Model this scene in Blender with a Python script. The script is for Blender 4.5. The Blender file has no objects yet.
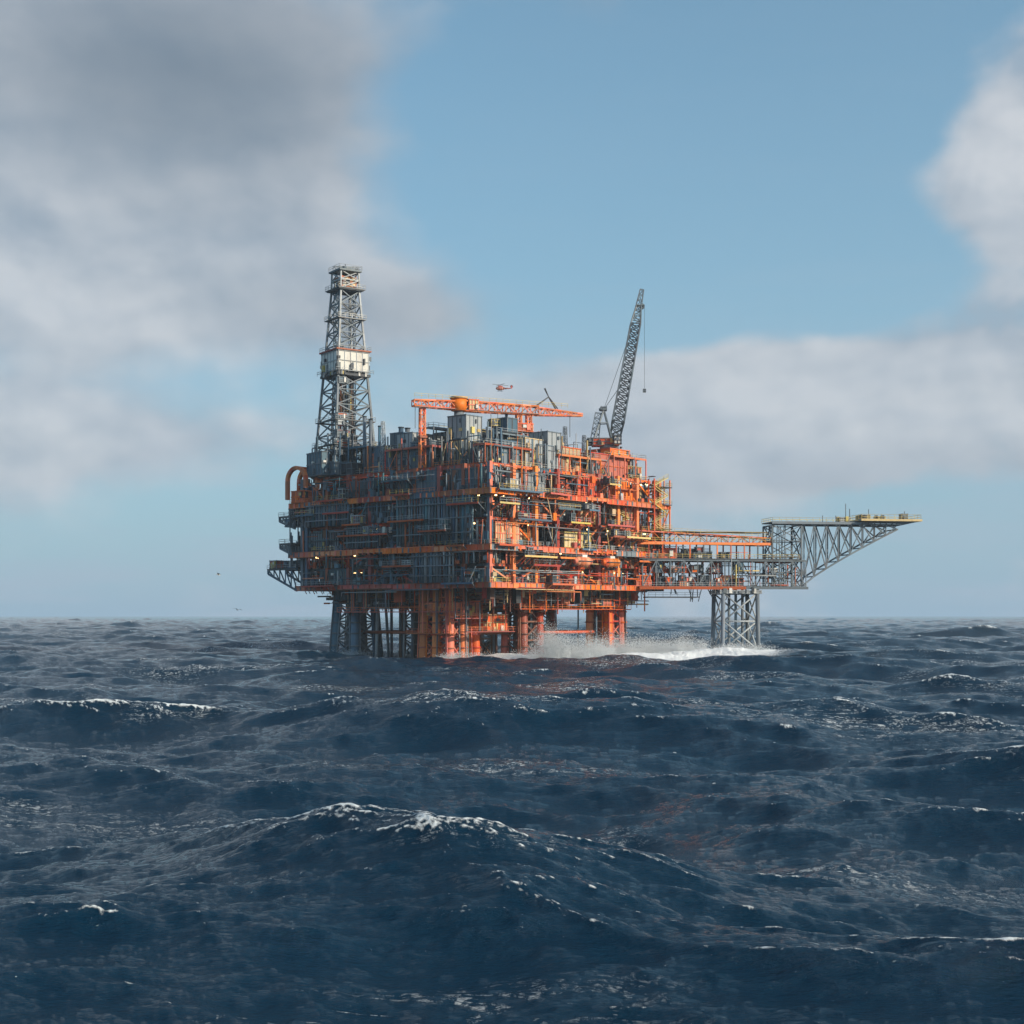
import bpy, math, random
import numpy as np
from mathutils import Vector, Matrix
R = random.Random(7)
scene = bpy.context.scene
CAMH = 11.0

# ------------------------------------------------------------------ node helpers
class S:
    """socket wrapper with arithmetic"""
    def __init__(s, nt, sock): s.nt, s.k = nt, sock
    def _m(s, op, *o, clamp=False):
        n = s.nt.nodes.new('ShaderNodeMath'); n.operation = op; n.use_clamp = clamp
        for i, a in enumerate((s,)+o):
            if isinstance(a, S): s.nt.links.new(a.k, n.inputs[i])
            else: n.inputs[i].default_value = a
        return S(s.nt, n.outputs[0])
    def __add__(s, o): return s._m('ADD', o)
    def __sub__(s, o): return s._m('SUBTRACT', o)
    def __mul__(s, o): return s._m('MULTIPLY', o)
    def __truediv__(s, o): return s._m('DIVIDE', o)
    def clamp(s): return s._m('ADD', 0.0, clamp=True)
    def m(s, op, *o): return s._m(op, *o)
def smooth(x, lo, hi):
    n = x.nt.nodes.new('ShaderNodeMapRange'); n.interpolation_type = 'SMOOTHSTEP'
    x.nt.links.new(x.k, n.inputs[0]); n.inputs[1].default_value = lo; n.inputs[2].default_value = hi
    return S(x.nt, n.outputs[0])
def mixc(nt, f, a, b, mode='MIX'):
    n = nt.nodes.new('ShaderNodeMix'); n.data_type = 'RGBA'; n.blend_type = mode; n.clamp_factor = True
    for idx, v in ((0, f), (6, a), (7, b)):
        if isinstance(v, S): nt.links.new(v.k, n.inputs[idx])
        elif idx == 0: n.inputs[0].default_value = v
        else: n.inputs[idx].default_value = (*v, 1)
    return S(nt, n.outputs[2])
def noise(nt, vec, scale, detail=6, rough=.55, dist=0.0):
    n = nt.nodes.new('ShaderNodeTexNoise'); n.inputs['Scale'].default_value = scale
    n.inputs['Detail'].default_value = detail; n.inputs['Roughness'].default_value = rough
    n.inputs['Distortion'].default_value = dist
    nt.links.new(vec.k, n.inputs['Vector']); return S(nt, n.outputs[0])
def mapping(nt, vec, scale=(1, 1, 1), loc=(0, 0, 0), rot=(0, 0, 0)):
    n = nt.nodes.new('ShaderNodeMapping'); n.inputs['Scale'].default_value = scale
    n.inputs['Location'].default_value = loc; n.inputs['Rotation'].default_value = rot
    nt.links.new(vec.k, n.inputs['Vector']); return S(nt, n.outputs[0])
def newmat(name):
    m = bpy.data.materials.new(name); m.use_nodes = True; nt = m.node_tree
    b = nt.nodes['Principled BSDF']; return m, nt, b

def paint(name, col, rust=.35, rough=.55, metal=0.0, var=.35, rustcol=(.11, .038, .018)):
    m, nt, b = newmat(name)
    tc = nt.nodes.new('ShaderNodeTexCoord'); o = S(nt, tc.outputs['Object'])
    g = nt.nodes.new('ShaderNodeNewGeometry'); isl = S(nt, g.outputs['Random Per Island'])
    n1 = noise(nt, mapping(nt, o, (1, 1, .25)), .55, 5, .7)
    n2 = noise(nt, o, 2.2, 4, .65)
    val = isl * (2*var) + (1-var)
    hsv = nt.nodes.new('ShaderNodeHueSaturation'); hsv.inputs['Color'].default_value = (*col, 1)
    nt.links.new(val.k, hsv.inputs['Value'])
    hue = isl.m('MULTIPLY', 7.13).m('FRACT') * .03 + .485
    nt.links.new(hue.k, hsv.inputs['Hue'])
    sat = isl.m('MULTIPLY', 3.7).m('FRACT') * .3 + .8
    nt.links.new(sat.k, hsv.inputs['Saturation'])
    c = S(nt, hsv.outputs[0])
    c = mixc(nt, smooth(n1, .5, .74) * rust*1.5, c, rustcol)
    c = mixc(nt, smooth(n2, .54, .78) * .4, c, tuple(x*.35 for x in col))
    nt.links.new(c.k, b.inputs['Base Color'])
    r = n2 * .3 + (rough-.12)
    nt.links.new(r.k, b.inputs['Roughness']); b.inputs['Metallic'].default_value = metal
    return m
MATS = [
 paint('orange_paint', (.68, .135, .016), .35),        #0
 paint('red_orange_paint', (.44, .062, .013), .4),    #1
 paint('light_steel', (.31, .34, .36), .25),       #2
 paint('mid_steel', (.12, .155, .185), .25),         #3
 paint('dark_steel', (.026, .038, .052), .25),         #4
 paint('blue_steel', (.05, .12, .18), .25),       #5
 paint('white_panel', (.64, .63, .58), .25, var=.2),       #6
 paint('beige_panel', (.54, .38, .18), .3),        #7
 paint('yellow_rail', (.50, .38, .12), .2),        #8
 paint('rusty_steel', (.14, .055, .03), .5),      #9
 paint('teal_paint', (.045, .14, .175), .25),     #10
 paint('galvanised_grating', (.08, .09, .10), .3, .45, .4), #11
]
OR, RO, LS, MS, DS, BS, WH, BE, YE, RU, TE, GR = range(12)
lm, nt, b = newmat('lamp_glow'); b.inputs['Emission Color'].default_value = (1, .66, .28, 1)
b.inputs['Emission Strength'].default_value = 7; b.inputs['Base Color'].default_value = (.8, .6, .3, 1)
MATS.append(lm); LAMP = 12

# ------------------------------------------------------------------ mesh builder
class MB:
    def __init__(s): s.v = []; s.f = []; s.m = []; s.s = []
    def box(s, x0, y0, z0, x1, y1, z1, m):
        j = lambda: R.uniform(-.012, .012)
        x0, x1 = min(x0, x1)+j(), max(x0, x1)+j(); y0, y1 = min(y0, y1)+j(), max(y0, y1)+j(); z0, z1 = min(z0, z1)+j(), max(z0, z1)+j()
        b = len(s.v)
        s.v += [(x0,y0,z0),(x1,y0,z0),(x1,y1,z0),(x0,y1,z0),(x0,y0,z1),(x1,y0,z1),(x1,y1,z1),(x0,y1,z1)]
        for q in ((0,3,2,1),(4,5,6,7),(0,1,5,4),(1,2,6,5),(2,3,7,6),(3,0,4,7)):
            s.f.append(tuple(b+i for i in q)); s.m.append(m); s.s.append(False)
    def cyl(s, p, q, r, m, n=8, r2=None, smooth=True):
        p = Vector(p); q = Vector(q); d = q-p
        if d.length < 1e-4: return
        d.normalize(); r2 = r if r2 is None else r2
        up = Vector((0, 0, 1)) if abs(d.z) < .95 else Vector((1, 0, 0))
        a = d.cross(up).normalized(); c = a.cross(d)
        b = len(s.v); off = math.pi/4 if n == 4 else 0
        for pt, rr in ((p, r), (q, r2)):
            for i in range(n):
                t = 2*math.pi*i/n+off
                w = pt + (a*math.cos(t)+c*math.sin(t))*rr
                s.v.append((w.x, w.y, w.z))
        for i in range(n):
            k = (i+1) % n
            s.f.append((b+i, b+n+i, b+n+k, b+k)); s.m.append(m); s.s.append(smooth and n > 5)
        s.f.append(tuple(b+i for i in range(n))); s.m.append(m); s.s.append(False)
        s.f.append(tuple(b+n+n-1-i for i in range(n))); s.m.append(m); s.s.append(False)
    def beam(s, p, q, w, m): s.cyl(p, q, w*.7071, m, 4)
    def rail(s, p, q, m, h=1.15, w=.075):
        p = Vector(p); q = Vector(q); L = (q-p).length; n = max(1, int(L/1.9))
        for k in (.5, 1): s.beam(p+Vector((0, 0, h*k)), q+Vector((0, 0, h*k)), w, m)
        for i in range(n+1):
            t = p.lerp(q, i/n); s.beam(t, t+Vector((0, 0, h)), w, m)
    def lattice(s, p, q, a0, a1, n, rc, rb, m, up=(0, 0, 1), b0=None, b1=None, mb=None, x=False):
        p = Vector(p); q = Vector(q); d = (q-p).normalized(); up = Vector(up)
        sd = d.cross(up).normalized(); t = sd.cross(d); b0 = a0 if b0 is None else b0; b1 = a1 if b1 is None else b1
        mb = m if mb is None else mb
        st = []
        for i in range(n+1):
            k = i/n; c = p.lerp(q, k); a = a0+(a1-a0)*k; bb = b0+(b1-b0)*k
            st.append([c+sd*(a/2*u)+t*(bb/2*v) for u, v in ((-1,-1),(1,-1),(1,1),(-1,1))])
        for i in range(n+1):
            for j in range(4):
                s.beam(st[i][j], st[i][(j+1) % 4], rb, mb)
                if i < n:
                    s.beam(st[i][j], st[i+1][j], rc, m)
                    if x or i % 2 == 0: s.beam(st[i][j], st[i+1][(j+1) % 4], rb, mb)
                    if x or i % 2: s.beam(st[i][(j+1) % 4], st[i+1][j], rb, mb)
        return st
    def ribbed(s, x0, y0, z0, x1, y1, z1, m, m2=None, step=1.6):
        m2 = m if m2 is None else m2
        s.box(x0, y0, z0, x1, y1, z1, m)
        for ax in (0, 1):
            a, bb = ((x0, x1), (y0, y1))[ax]; n = max(1, int((bb-a)/step))
            for i in range(n+1):
                c = a+(bb-a)*i/n; w = .09
                if ax == 0:
                    s.box(c-w, y0-.13, z0, c+w, y0+.02, z1+.05, m2); s.box(c-w, y1-.02, z0, c+w, y1+.13, z1+.05, m2)
                else:
                    s.box(x0-.13, c-w, z0, x0+.02, c+w, z1+.05, m2); s.box(x1-.02, c-w, z0, x1+.13, c+w, z1+.05, m2)
        for z in (z0+.2, z1-.15, (z0+z1)/2):
            s.box(x0-.2, y0-.2, z-.1, x1+.2, y0+.02, z+.1, m2); s.box(x0-.2, y0-.2, z-.12, x0+.02, y1+.2, z+.12, m2)
            s.box(x1-.02, y0-.2, z-.11, x1+.2, y1+.2, z+.11, m2); s.box(x0-.2, y1-.02, z-.09, x1+.2, y1+.2, z+.09, m2)
        for _ in range(int((x1-x0+y1-y0)/2.5)):
            w = R.uniform(.4, 1.1); h = R.uniform(.5, 1.8); z = R.uniform(z0+.1, max(z0+.2, z1-h-.2)); mm = R.choice([DS, WH, MS, DS, m2, YE])
            xx = R.uniform(x0, x1-w) if x1-x0 > w else x0; yy = R.uniform(y0, y1-w) if y1-y0 > w else y0
            s.box(xx, y0-R.uniform(.2, .6), z, xx+w, y0, z+h, mm); s.box(x0-R.uniform(.2, .6), yy, z, x0, yy+w, z+h, mm)
    def obj(s, name, parent=None):
        me = bpy.data.meshes.new(name); me.from_pydata(s.v, [], s.f)
        for m in MATS: me.materials.append(m)
        me.polygons.foreach_set('material_index', s.m); me.polygons.foreach_set('use_smooth', s.s); me.update()
        o = bpy.data.objects.new(name, me); scene.collection.objects.link(o)
        if parent: o.parent = parent
        return o
def empty(name, loc=(0, 0, 0), rz=0):
    e = bpy.data.objects.new(name, None); e.location = loc; e.rotation_euler = (0, 0, rz); scene.collection.objects.link(e); return e

# ------------------------------------------------------------------ OIL PLATFORM (local: x along sunny face, y along shaded face)
TH = math.radians(42)
plat = empty('oil_platform', (-5.5, 355, 0), math.pi/2-TH)
XM, YM = 74.0, 75.0
def F(face, s_, d, z):
    return {'R': (s_, d, z), 'L': (d, s_, z), 'BR': (XM-d, s_, z), 'BL': (s_, YM-d, z)}[face]
def fbox(mb, face, s0, d0, z0, s1, d1, z1, m):
    a = F(face, s0, d0, z0); c = F(face, s1, d1, z1); mb.box(*a, *c, m)
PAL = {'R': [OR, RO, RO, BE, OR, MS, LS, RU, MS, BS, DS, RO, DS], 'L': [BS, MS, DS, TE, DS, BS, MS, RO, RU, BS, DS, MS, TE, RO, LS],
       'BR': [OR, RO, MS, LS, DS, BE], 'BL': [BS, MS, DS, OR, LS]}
LEN = {'R': XM, 'L': YM, 'BR': YM, 'BL': XM}
dk = MB()
DECKS = [(16.2, 7, 69, 7, 70, RU, RU, .6), (19.5, 0, 73, 0, 75.5, OR, RO, 1.3), (24.3, 3.2, 69, 3.2, 73, RO, BS, .5), (29, -1.2, 70, -1.2, 77, OR, OR, 1.4), (36, 2.6, 68, 2.6, 74, RO, RO, .5),
         (43, -1, 75, -1, 77, OR, OR, 1.3), (50, 3, 72, 4, 71, OR, RO, .9)]
for z, x0, x1, y0, y1, mr, ml, hh in DECKS:
    big_ = hh > .8
    dk.box(x0+.3, y0+.3, z-.35, x1-.3, y1-.3, z, GR)
    for (a, c, m) in (((x0, y0), (x1, y0), mr), ((x0, y0), (x0, y1), ml), ((x1, y0), (x1, y1), mr), ((x0, y1), (x1, y1), ml)):
        L = max(c[0]-a[0], c[1]-a[1]); nseg = max(1, int(L/9))
        for k in range(nseg):
            ax, ay = a[0]+(c[0]-a[0])*k/nseg, a[1]+(c[1]-a[1])*k/nseg; bx, by = a[0]+(c[0]-a[0])*(k+1)/nseg, a[1]+(c[1]-a[1])*(k+1)/nseg
            mm = m if R.random() < (.88 if big_ else .5) else R.choice([MS, BS, RO, m]); h2 = hh*R.choice([1, 1, 1, .6])
            dk.box(ax-.12, ay-.12, z-h2, bx+.12, by+.12, z-.02, mm)
            dk.box(ax-.3, ay-.3, z-.08, bx+.3, by+.3, z+.05, mm); dk.box(ax-.3, ay-.3, z-h2-.1, bx+.3, by+.3, z-h2, mm)
            if R.random() < .75:
                dk.rail((ax, ay, z), (bx, by, z), R.choice([YE, LS, MS, MS, OR]))
        n = int(L/2.2)
        for i in range(n+1):
            px = a[0]+(c[0]-a[0])*i/n; py = a[1]+(c[1]-a[1])*i/n
            dk.box(px-.26, py-.26, z-hh, px+.26, py+.26, z-.1, m if R.random() < .6 else MS)
    for i in range(int((x1-x0)/5)):
        x = x0+2+i*5; dk.box(x-.15, y0+.4, z-1.0, x+.15, y1-.4, z-.36, mr)
    for i in range(int((y1-y0)/5)):
        y = y0+2+i*5; dk.box(x0+.4, y-.15, z-.9, x1-.4, y+.15, z-.37, ml)
for _ in range(50):
    face = R.choice(['R', 'L', 'R', 'L', 'BR', 'BL']); L = LEN[face]; s0 = R.uniform(0, L-8); w = R.uniform(4, 14); z = R.choice([19.5, 29, 43, 36, 24.3, 47, 33, 39.5, 26.5]); s1 = min(L-2, s0+w)
    out = R.uniform(1.2, 3.6)
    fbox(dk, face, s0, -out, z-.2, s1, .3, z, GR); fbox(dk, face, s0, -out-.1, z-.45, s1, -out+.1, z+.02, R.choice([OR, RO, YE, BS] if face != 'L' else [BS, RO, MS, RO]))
    dk.rail(F(face, s0, -out, z), F(face, s1, -out, z), R.choice([YE, LS, MS]))
    for k in range(int(w/3)+1):
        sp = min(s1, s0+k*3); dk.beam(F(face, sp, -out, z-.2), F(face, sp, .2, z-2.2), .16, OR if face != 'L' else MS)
    if R.random() < .6:
        a = F(face, s0+.5, -out+.4, z); c = F(face, s0+R.uniform(1.5, 4), -.2, z)
        dk.ribbed(min(a[0], c[0]), min(a[1], c[1]), z, max(a[0], c[0]), max(a[1], c[1]), z+R.uniform(1, 3), R.choice(PAL[face]), R.choice([MS, LS]), .8)
dk.obj('decks', plat)

# structural frame
fr = MB()
zs = [16.2, 19.5, 24.3, 29, 36, 43, 50]
for face in ('R', 'L', 'BR', 'BL'):
    L = LEN[face]; n = 8
    for dd, wid in ((1.2, 1.05), (9.5, .7), (18, .7)):
        for i in range(n+1):
            sp = 1.2+(L-4.4)*i/n
            if dd > 2 and (i == 0 or i == n): continue
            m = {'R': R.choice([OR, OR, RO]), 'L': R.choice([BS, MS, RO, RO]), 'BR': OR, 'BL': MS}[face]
            a = F(face, sp, dd, 18.5); c = F(face, sp, dd, 50)
            fr.box(a[0]-wid/2, a[1]-wid/2, 18.5, c[0]+wid/2, c[1]+wid/2, 49.9, m)
            if dd < 2 and i < n:
                for k in range(1, 6):
                    if R.random() < .42:
                        s2 = 1.2+(L-4.4)*(i+1)/n; za, zb = zs[k], zs[k+1]-1
                        if R.random() < .5: za, zb = zb, za
                        fr.beam(F(face, sp, dd, za), F(face, s2, dd, zb), .42, m)
for za, zb in zip(zs[1:-1], zs[2:]):
    fr.ribbed(20, 20, za, 60, 60, zb-1, DS, MS, 3)
fr.obj('structural_frame', plat)

# process equipment
def clutter(mb, face, s0, s1, d0, d1, z0, z1, n, pal):
    for _ in range(n):
        k = R.random(); sp = R.uniform(s0, s1); d = R.uniform(d0, d1); m = R.choice(pal)
        if k < .2:
            ln = R.uniform(2, 9); z = z1-R.uniform(.9, (z1-z0)*.6) if R.random() < .6 else R.uniform(z0+.2, z1-.8)
            mb.cyl(F(face, sp, d, z), F(face, min(sp+ln, LEN[face]), d, z), R.uniform(.07, .25), m, 6)
        elif k < .56:
            zt = z1-.8 if R.random() < .6 else R.uniform(z0+1, z1-.8)
            mb.cyl(F(face, sp, d, z0), F(face, sp, d, zt), R.uniform(.06, .28), m, 6)
        elif k < .88:
            w = R.uniform(.3, 1.6); h = R.uniform(.4, 2.2); z = z0 if R.random() < .7 else R.uniform(z0, z1-h-.9)
            if z+h > z1-.5: h = z1-.6-z
            fbox(mb, face, sp, d, z, sp+w, d+R.uniform(.3, 1.3), z+h, m)
        else:
            mb.beam(F(face, sp, d, z0+.1), F(face, sp+R.uniform(-4, 4), d, z1-.8), R.uniform(.1, .22), m)
def cell(mb, face, s0, s1, z0, z1, pal):
    w = s1-s0; h = z1-z0-1.2; d0 = R.uniform(1.5, 5.5); k = R.random(); m = R.choice(pal); m2 = R.choice(pal)
    if k < .2 and h > 2:
        r = min(h*.36, 2.3)*R.uniform(.7, 1); z = z0+r+.5
        mb.cyl(F(face, s0+.6, d0+r, z), F(face, s1-.6, d0+r, z), r, m, 16)
        mb.cyl(F(face, s0+.1, d0+r, z), F(face, s0+.6, d0+r, z), r*.6, m, 16, r)
        mb.cyl(F(face, s1-.6, d0+r, z), F(face, s1-.1, d0+r, z), r, m, 16, r*.6)
        for q in (.25, .75): fbox(mb, face, s0+w*q-.3, d0+.1, z0, s0+w*q+.3, d0+2*r-.1, z, DS)
        for q in (.3, .5, .7): mb.cyl(F(face, s0+w*q, d0+r, z+r*.9), F(face, s0+w*q, d0+r, z1-.6), .16, m2, 6)
    elif k < .42:
        n = R.randint(2, 5); r = w/n*.36
        for i in range(n):
            sp = s0+w*(i+.5)/n; ht = h*R.uniform(.6, .98)
            mb.cyl(F(face, sp, d0+r, z0), F(face, sp, d0+r, z0+ht), r, m, 12); mb.cyl(F(face, sp, d0+r, z0+ht), F(face, sp, d0+r, z0+ht+r*.5), r, m, 12, r*.3)
            for q in (.3, .6, .9): mb.cyl(F(face, sp, d0+r, z0+ht*q), F(face, sp, d0+r, z0+ht*q+.15), r*1.08, m2, 12)
    elif k < .68:
        a = F(face, s0+.4, d0, z0); c = F(face, s1-.4, d0+R.uniform(4, 8), z0)
        mb.ribbed(min(a[0], c[0]), min(a[1], c[1]), z0, max(a[0], c[0]), max(a[1], c[1]), z0+h*R.uniform(.55, .97), m, m2, R.uniform(.8, 2))
    elif k < .82:
        n = R.randint(7, 14)
        for i in range(n):
            sp = s0+w*(i+.5)/n; r = R.uniform(.16, .38)
            mb.cyl(F(face, sp, d0+R.uniform(0, 1), z0), F(face, sp, d0+R.uniform(0, 1), z1-.7), r, R.choice([m, m, m2]), 8)
        for q in (.3, .65): fbox(mb, face, s0, d0-.4, z0+h*q, s1, d0-.1, z0+h*q+.25, m2)
    elif k < .92: pass      # open bay, in shadow
    else:
        zz = z0; dirn = 1
        while zz < z1-2.4:
            a, c = (s0+.5, s1-.5) if dirn > 0 else (s1-.5, s0+.5)
            for dd in (d0-.6, d0+.6): mb.beam(F(face, a, dd, zz), F(face, c, dd, zz+2.4), .28, YE)
            for i in range(9): 
                t = i/9; sp = a+(c-a)*t; fbox(mb, face, sp, d0-.6, zz+2.4*t, sp+.3, d0+.6, zz+2.4*t+.07, GR)
            mb.rail(F(face, a, d0-.6, zz), F(face, c, d0-.6, zz+2.4), YE)
            zz += 2.4; dirn *= -1
for fi, face in enumerate(('R', 'L', 'BR', 'BL')):
    mb = MB(); L = LEN[face]; pal = PAL[face]
    for za, zb in zip(zs[1:-1], zs[2:]):
        sp = 2.0
        while sp < L-8:
            w = R.uniform(5, 10); e = min(sp+w, L-4)
            if not (za > 42 and R.random() < .15): cell(mb, face, sp, e, za, zb, pal)
            if R.random() < .7:
                a = F(face, sp, 10, za); c = F(face, e, 17, za)
                mb.ribbed(min(a[0], c[0]), min(a[1], c[1]), za, max(a[0], c[0]), max(a[1], c[1]), za+(zb-za-1)*R.uniform(.6, 1), R.choice(pal), R.choice(pal), 1.5)
            sp = e+.4
        clutter(mb, face, 0, L-4, .2, 3.5, za, zb, (90, 150, 60, 60)[fi], pal)
        clutter(mb, face, 0, L-5, -1.4, .1, za, zb, (26, 50, 15, 15)[fi], pal)
        for _ in range(7 if fi == 0 else 4):
            s_ = R.uniform(3, L-5); dd = R.uniform(.4, 4); mb.beam(F(face, s_+.18, dd+.18, zb-1.3), F(face, s_+.18, dd+.18, zb-.5), .12, DS); fbox(mb, face, s_, dd, zb-1.6, s_+.42, dd+.36, zb-1.3, LAMP)
    mb.obj({'R': 'process_modules_sunny_side', 'L': 'process_modules_shaded_side', 'BR': 'process_modules_rear', 'BL': 'process_modules_stern'}[face], plat)

rb = MB()
for (ya, n, z0, z1) in ((5, 26, 29.5, 42.2), (40, 12, 29.5, 36), (12, 14, 19.6, 28), (52, 16, 36, 43)):
    for i in range(n):
        y = ya+i*1.1; rb.cyl((-.9+R.uniform(-.4, .3), y, z0), (-.9, y, z1-R.uniform(0, 1)), R.uniform(.22, .5), R.choice([BS, MS, BS, TE, LS, MS]), 8)
    for q in (.2, .5, .8):
        z = z0+(z1-z0)*q; rb.box(-1.6, ya-.5, z, -1.3, ya+n*1.1, z+.3, MS)
for face in ('L', 'R'):
    for z in (18.3, 27.3, 34.6, 41.3, 48.4, 22.8):
        for k in range(3): 
            s0 = R.uniform(0, 42); s1 = min(70, s0+R.uniform(12, 30))
            rb.cyl(F(face, s0, -.5-k*.1, z-k*.45), F(face, s1, -.5-k*.1, z-k*.45), R.uniform(.1, .2), R.choice(PAL[face]), 6)
            rb.cyl(F(face, s1, -.5-k*.1, z-k*.45), F(face, s1, -.5-k*.1, z-k*.45-R.uniform(1, 5)), R.uniform(.1, .2), R.choice(PAL[face]), 6)
for face, s0, s1, z0, z1, m, m2 in (('R', 3, 12, 29.2, 34.8, BE, OR), ('R', 14, 22, 43.2, 48, LS, MS), ('R', 30, 41, 29.2, 33.5, BE, YE), ('R', 26, 34, 36.2, 41.4, LS, MS), ('R', 52, 60, 43.2, 49, OR, RO),
    ('R', 46, 54, 20, 23.6, OR, RO), ('R', 60, 67, 29.2, 34, OR, BE), ('R', 38, 44, 43.2, 49, OR, RO), ('L', 3, 12, 43.2, 48.6, BS, MS), ('L', 20, 34, 43.2, 49, MS, BS), ('L', 36, 48, 36.4, 41.6, DS, BS), ('L', 55, 66, 20, 24, TE, BS), ('L', 58, 70, 29.3, 34.5, MS, DS), ('L', 44, 54, 43.3, 48, BS, MS)):
    a = F(face, s0, .9, 0); c = F(face, s1, 4, 0); rb.ribbed(min(a[0], c[0]), min(a[1], c[1]), z0, max(a[0], c[0]), max(a[1], c[1]), z1, m, m2, R.uniform(.7, 1.6))
rb.obj('riser_banks_and_cladding', plat)

# top-side modules
tp = MB()
def topbox(x0, y0, x1, y1, z1, m, m2=MS, z0=50.0, st=1.5): tp.ribbed(x0, y0, z0, x1, y1, z1, m, m2, st)
topbox(9, 17, 15, 23.5, 64, LS, MS)
topbox(4.5, 26, 16, 33, 57.5, MS, BS); topbox(6, 34, 18, 40, 60.5, LS, MS); topbox(5, 41, 15, 48, 57.5, BS, MS)
topbox(20, 24, 34, 40, 62, MS, DS); topbox(22, 42, 40, 56, 59, BS, MS)
topbox(20, 6, 27, 13, 58, LS, BE); topbox(28.5, 5.5, 34, 12, 60.5, LS, MS); topbox(35, 6, 43, 14, 57, BE, OR)
topbox(47, 6, 64, 17, 56.5, OR, RO, st=3.5); topbox(60, 9, 69, 18, 59, OR, OR, st=3.5); topbox(64, 5.5, 70, 20, 54, RO, YE)
topbox(40, 20, 56, 34, 59, MS, LS); topbox(42, 38, 60, 52, 57, LS, MS); topbox(8, 5.5, 17, 14, 56.5, MS, BS)
topbox(2, 54, 18, 71, 53.5, DS, MS, z0=50, st=2)
topbox(23, 15, 27, 20, 64.5, BS, MS); topbox(37, 16, 41, 21, 62, RO, OR); topbox(12, 44, 17, 49, 62, MS, BS)
for _ in range(120):
    x = R.uniform(4, 67); y = R.uniform(5, 54); w = R.uniform(1.2, 4.5); d = R.uniform(1.2, 4.5); h = R.uniform(1, 8)
    pal = [LS, MS, OR, BS, BE, MS, BS, DS] if x < 38 else [OR, RO, RO, BE, LS, MS, DS]
    tp.ribbed(x, y, 50, min(x+w, 71), min(y+d, 71), 50+(h if x < 45 else h*.7), R.choice(pal), R.choice([MS, MS, BS]), .9)
for _ in range(560):
    x = R.uniform(3.5, 70); y = R.uniform(4.5, 58); k = R.random(); m = R.choice([LS, MS, OR, MS, BS, BE, BS, DS, MS])
    if R.random() < .5:
        if R.random() < .5: x = R.uniform(3.5, 9)
        else: y = R.uniform(4.5, 10)
    if k < .6:
        tp.cyl((x, y, 50), (x, y, 50+R.uniform(2, 12.5)*R.uniform(.5, 1)*(1 if x < 45 else .65)), R.uniform(.07, .28), m, 6)
    elif k < .8:
        z = 50+R.uniform(1.5, 9); L = R.uniform(3, 9); dx, dy = (L, 0) if R.random() < .5 else (0, L)
        tp.cyl((x, y, z), (min(x+dx, 71), min(y+dy, 70), z), R.uniform(.08, .25), m, 6); tp.beam((x, y, 50), (x, y, z), .15, m)
        tp.beam((min(x+dx, 71), min(y+dy, 70), 50), (min(x+dx, 71), min(y+dy, 70), z), .15, m)
    else:
        tp.beam((x, y, 50), (x+R.uniform(-4, 4), y+R.uniform(-4, 4), 50+R.uniform(3, 8)), .16, m)
for (x0, y0, x1, y1, z, mm) in ((3.5, 5, 22, 9, 55, RO), (3.5, 24, 8, 42, 56, RO), (32, 4.5, 50, 8, 54.6, OR), (18, 14, 36, 20, 60, MS), (56, 4.5, 71, 8, 56.3, OR), (4, 50, 9, 66, 58, BS), (10, 30, 20, 34, 62, MS)):
    tp.box(x0, y0, z-.2, x1, y1, z, GR); tp.box(x0-.1, y0-.1, z-.5, x1+.1, y0+.1, z+.03, mm); tp.box(x0-.1, y0-.1, z-.5, x0+.1, y1+.1, z+.04, mm)
    tp.rail((x0, y0, z), (x1, y0, z), LS); tp.rail((x0, y0, z), (x0, y1, z), LS); tp.rail((x1, y0, z), (x1, y1, z), YE); tp.rail((x0, y1, z), (x1, y1, z), YE)
    nx = max(1, int((x1-x0)/4)); ny = max(1, int((y1-y0)/4))
    for i in range(nx+1):
        for j in range(ny+1): tp.beam((x0+(x1-x0)*i/nx, y0+(y1-y0)*j/ny, 50), (x0+(x1-x0)*i/nx, y0+(y1-y0)*j/ny, z-.2), .25, mm)
for x, y, h, r in ((17, 50, 64, .7), (19.5, 50, 64, .7), (22, 50, 62, .7), (44, 16, 61, .5), (5, 52, 66, .5), (5, 49.5, 65, .5), (6, 47, 63, .4), (36, 10, 61, .4), (69, 12, 60, .3), (26, 18, 66, .35), (30, 22, 67, .2), (12, 10, 60, .25)):
    tp.cyl((x, y, 50), (x, y, h), r, R.choice([LS, MS, BS]), 10); tp.cyl((x, y, h), (x, y, h+.3), r*1.25, DS, 10)
for x, y, h in ((40, 9, 63), (15, 26, 66), (4.5, 44, 64), (52, 12, 62)):
    tp.lattice((x, y, 50), (x, y, h), 1.3, .7, 10, .14, .09, R.choice([MS, LS]), up=(0, 1, 0))
tp.obj('topside_modules', plat)

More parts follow.
